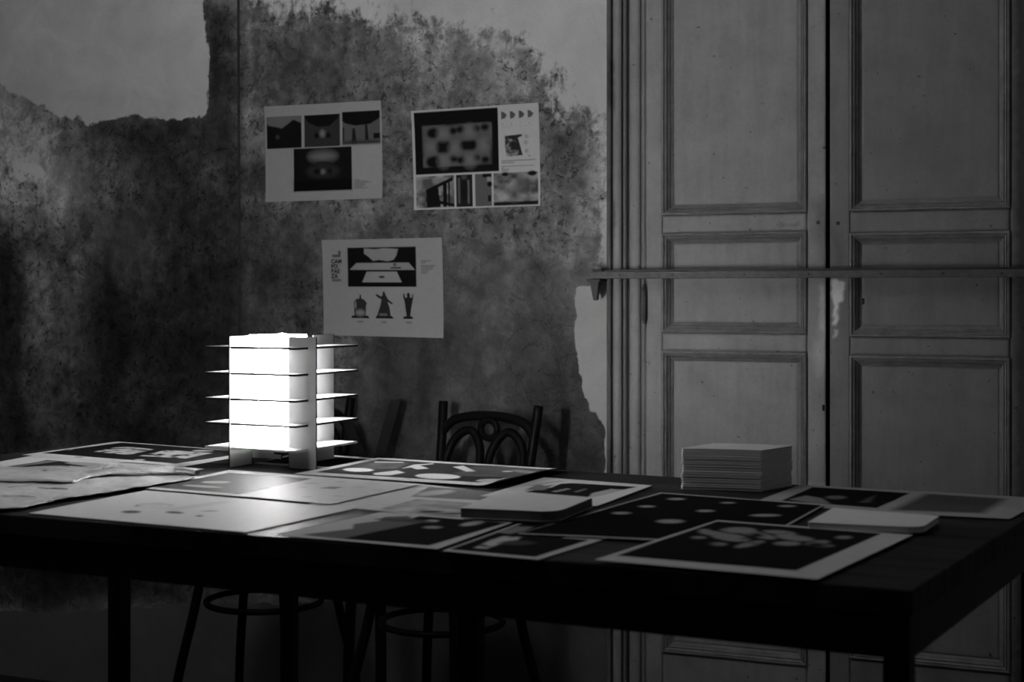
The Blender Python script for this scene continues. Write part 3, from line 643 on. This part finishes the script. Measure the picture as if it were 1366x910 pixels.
ops2 = [(R(.02,.02,.685,.645), .010, .004), (R(.085,.16,.635,.575), .16, .012, n01(7,.2,.7,4)), (R(.09,.17,.62,.56), .13, .03)]
for x_, y_, r_ in [(.17,.235,.045),(.33,.225,.03),(.39,.215,.03),(.51,.215,.028),(.58,.205,.028),(.25,.38,.06),(.42,.375,.04),(.47,.375,.045),(.17,.525,.055),(.33,.50,.03),(.39,.52,.03),(.51,.505,.026),(.58,.525,.028),(.60,.36,.012)]:
    ops2.append((E_(x_, y_, r_*1.1, r_*1.15), .010, .025))
for x_, y_ in [(.25,.25),(.46,.24),(.34,.40),(.57,.38),(.15,.38),(.25,.52),(.46,.53)]: ops2.append((E_(x_, y_, .035, .05), .22, .08))
ops2 += [(R(.02,.665,.33,.985), .12, .004, n01(9,.2,.7,3)), ([(.10,.80),(.32,.68),(.32,.72),(.20,.78),(.22,.98),(.11,.98)], .012, .006), (R(.24,.72,.27,.98), .012, .006), ([(.10,.88),(.33,.95),(.33,.98),(.10,.92)], .012, .006), (R(.205,.79,.225,.86), .4, .006), (R(.28,.70,.295,.98), .02, .006),
 (R(.345,.665,.475,.985), .02, .004), (R(.36,.70,.375,.95), .14, .01), (R(.435,.72,.45,.95), .18, .01), (E_(.41,.82,.025,.10), .015, .02), (E_(.41,.69,.02,.02), .10, .02),
 (R(.495,.665,.625,.985), .14, .004), (R(.555,.665,.625,.70), .01, .008), (E_(.61,.77,.02,.025), .01, .012), (R(.595,.88,.62,.94), .012, .01), (R(.59,.70,.62,.74), .4, .01),
 (R(.64,.665,.985,.985), .075, .004, n01(10,.1,.7,6)), (E_(.73,.68,.025,.02), .01, .01), (E_(.94,.68,.035,.025), .01, .01), (R(.64,.95,.985,.985), .012, .01), (E_(.86,.78,.05,.06), .14, .06), (E_(.80,.88,.04,.06), .12, .06)]
for i in range(4):
    x_ = .71+.068*i; ops2.append(([(x_,.065),(x_+.02,.07),(x_+.045,.10),(x_+.03,.13),(x_,.14)], .12, .006))
    ops2.append((R(x_+.008,.18,x_+.012,.20), .3, .004))
ops2 += [(R(.71,.215,.965,.218), .35, .003), ([(.735,.305),(.86,.295),(.87,.31),(.835,.33),(.85,.40),(.87,.50),(.745,.51),(.735,.40)], .03, .006, n01(20,.1,.45,2)),
 (E_(.90,.32,.015,.02), .42, .01), (E_(.895,.38,.015,.02), .42, .01), (E_(.90,.46,.015,.02), .42, .01), (E_(.92,.51,.006,.006), .1, .006)]
ops2 += bars(.705, .545, [.26,.10], .018, .007, .14)+bars(.705, .60, [.245,.02,.06,.05,.05], .014, .006, .2)
poster([(549.5,148.5),(719.5,137),(721.5,274.5),(553.5,280.5)], ops2, 'right upper poster with dark panel picture and a row of four below', .62)
ops3 = [(R(.215,.085,.785,.49), .010, .004), ([(.355,.095),(.45,.105),(.52,.095),(.64,.105),(.625,.17),(.60,.215),(.55,.23),(.48,.215),(.43,.225),(.385,.175),(.355,.15)], .36, .006, n01(9,.0,.35,4)),
 ([(.29,.245),(.725,.245),(.775,.32),(.23,.315)], .38, .005), ([(.375,.335),(.625,.335),(.665,.445),(.335,.445)], .40, .005), (E_(.50,.39,.025,.012), .05, .006), (R(.575,.29,.66,.305), .03, .006), (E_(.61,.265,.015,.02), .16, .01),
 # three printed statues
 ([(.24,.815),(.245,.79),(.38,.79),(.395,.815)], .010, .004), ([(.265,.79),(.262,.65),(.28,.62),(.31,.61),(.312,.575),(.325,.575),(.325,.61),(.35,.625),(.372,.66),(.365,.69),(.362,.79)], .04, .004), (E_(.315,.76,.038,.03), .30, .03), (E_(.276,.68,.008,.04), .3, .01),
 ([(.445,.815),(.45,.79),(.58,.79),(.595,.815)], .010, .004), ([(.455,.79),(.485,.68),(.495,.62),(.47,.605),(.445,.575),(.455,.565),(.49,.59),(.505,.575),(.505,.545),(.52,.54),(.53,.575),(.55,.62),(.59,.66),(.58,.67),(.545,.645),(.56,.70),(.57,.79)], .035, .004), (R(.475,.765,.54,.785), .2, .012),
 ([(.67,.815),(.68,.79),(.745,.79),(.755,.815)], .010, .004), ([(.685,.79),(.70,.79),(.685,.64),(.675,.59),(.675,.56),(.685,.56),(.69,.60),(.705,.60),(.705,.56),(.72,.55),(.73,.565),(.73,.60),(.745,.60),(.75,.565),(.758,.57),(.755,.61),(.74,.70),(.73,.79)], .025, .004),
 (R(.29,.845,.34,.86), .2, .008), (R(.49,.845,.535,.86), .2, .008), (R(.695,.845,.74,.86), .2, .008),
 (R(.085,.155,.155,.18), .12, .008), (R(.137,.115,.157,.155), .12, .008), (R(.08,.41,.155,.435), .16, .010)]
ops3 += bars(.825, .225, [.08,.04], .018, .009, .18)+bars(.825, .275, [.115,.10,.09,.06,.05], .018, .009, .18)
p3, C3 = poster([(430.5,320.5),(590.5,317),(592.5,451),(433,447)], ops3, 'lower poster with black picture above three small printed statues', .40)
# large letters on poster 3
def letters(txt, s0, t0, size, parent):
    cu = bpy.data.curves.new('lettering', 'FONT'); cu.body = txt; cu.size = size; cu.extrude = .0002; cu.offset = .0006; cu.align_x = 'LEFT'; cu.space_character = 1.05
    to = bpy.data.objects.new('lettering', cu); COL.objects.link(to); bpy.context.view_layer.update()
    me = bpy.data.meshes.new_from_object(to.evaluated_get(bpy.context.evaluated_depsgraph_get())); bpy.data.objects.remove(to)
    o = bpy.data.objects.new('lettering', me); COL.objects.link(o); me.materials.clear(); me.materials.append(M_ink)
    a = C3[0]*(1-s0)*(1-t0)+C3[1]*s0*(1-t0)+C3[2]*s0*t0+C3[3]*(1-s0)*t0
    o.location = wp(a[0], a[1], .0085); o.rotation_euler = (math.pi/2, 0, -WA); child(o, parent)
for txt, t0 in (('CAM', .245), ('PO', .297), ('BAE', .349), ('ZA', .400)): letters(txt, .080, t0, .0172, p3)

# ------------------------------------------------------------------ chairs
def chair(center, ang, label, sc=1.0):
    root = empty('bentwood_chair', (center[0], center[1], ZF)); tag(root, label, 'chair', 'bentwood chairs along the wall')
    cx_, cy_ = center; ca, sa = math.cos(ang), math.sin(ang)
    def T(x, y, z): return (cx_+(x*ca+y*sa)*sc, cy_+(-x*sa+y*ca)*sc, z)     # local y towards the wall
    def tb_(name, pts, r, sm=8, closed=False, par=root):
        m = MB(); m.tube([T(*p) for p in spline(pts, sm, closed)], r, 10, caps=not closed); return m.build(name, M_chair, par, smooth=True)
    # seat
    m = MB(); n = 28; v = []
    prof = [(r_, z_-.12) for r_, z_ in [(.0,.438),(.165,.438),(.172,.448),(.185,.452),(.195,.446),(.197,.432),(.190,.420),(.0,.422)]]
    for r_, z in prof:
        for k_ in range(n): t_ = 2*math.pi*k_/n; v.append(T(r_*math.cos(t_), r_*math.sin(t_)*1.02, z))
    f = []
    for i in range(len(prof)-1):
        for k_ in range(n): f.append((i*n+k_, i*n+(k_+1)%n, (i+1)*n+(k_+1)%n, (i+1)*n+k_))
    link('seat', v, f, M_chair, root, True)
    ring = [(.165*math.cos(t_), .165*math.sin(t_), .215) for t_ in [2*math.pi*i/12 for i in range(12)]]
    tb_('leg_ring', ring, .009, 4, True)
    for sx in (-1, 1):
        tb_('leg', [(sx*.13,-.13,.305),(sx*.145,-.145,.20),(sx*.175,-.185,.0),(sx*.195,-.205,ZF)], .0135)
        tb_('rear_leg', [(sx*.215,.225,ZF),(sx*.19,.19,.0),(sx*.150,.150,.25),(sx*.145,.165,.44),(sx*.152,.205,.62),(sx*.162,.235,.79)], .0135)
    bow = [(-.155,.222,.705),(-.12,.228,.738),(-.06,.232,.752),(.0,.234,.755),(.06,.232,.752),(.12,.228,.738),(.155,.222,.705)]
    tb_('top_rail', bow, .0135)
    for sx in (-1, 1):
        lo = [(sx*.125,.165,.45),(sx*.135,.19,.58),(sx*.118,.218,.675),(sx*.065,.228,.712),(sx*.022,.215,.665),(sx*.015,.19,.58),(sx*.03,.165,.45)]
        tb_('back_loop', lo, .0125)
    cl = [(.028*math.cos(t_), .229, .717+.026*math.sin(t_)) for t_ in [2*math.pi*i/8 for i in range(8)]]
    tb_('back_ring', cl, .010, 4, True)
    return root
chair((-.190, 4.150), math.radians(33), 'dark bentwood chair with looped back under the lower poster', 1.0)
chair((-.715, 4.43), math.radians(20), 'dark bentwood chair mostly hidden behind the glowing lamp', 1.0)

# crossed wooden folding frame between the chairs
fr = empty('folding_stand', ((495-CX)/F*4.5, 4.45, ZF)); tag(fr, 'dark folding stand with two crossed slats leaning by the wall between chairs', 'stand')
def onray(x, y, t): return np.array([(x-CX)/F*t, t, CZ+(HY-y)/F*t])
for path, t in (([(528,533),(519,565),(507,608),(485,700),(472,770),(466,850),(464,960)], 4.50), ([(462,556),(470,580),(483,612),(498,700),(506,770),(508,850),(508,960)], 4.44)):
    m = MB(); pts = spline([onray(x, y, t) for x, y in path], 6); hw = .0155; prev = None
    for p in pts:
        m.v += [tuple(p+np.array([-hw,-.006,0])), tuple(p+np.array([hw,-.006,0])), tuple(p+np.array([hw,.006,0])), tuple(p+np.array([-hw,.006,0]))]
    n = len(pts)
    for i in range(n-1):
        for k_ in range(4): m.f.append((i*4+k_, i*4+(k_+1)%4, (i+1)*4+(k_+1)%4, (i+1)*4+k_))
    m.f.append((0,1,2,3)); m.f.append((n*4-1,n*4-2,n*4-3,n*4-4)); m.build('slat', M_chair, fr)
m = MB(); p0 = onray(493, 655, 4.43); m.tube([p0, p0+np.array([0,.09,0])], .006, 8); m.build('pivot_bolt', M_black_iron, fr)
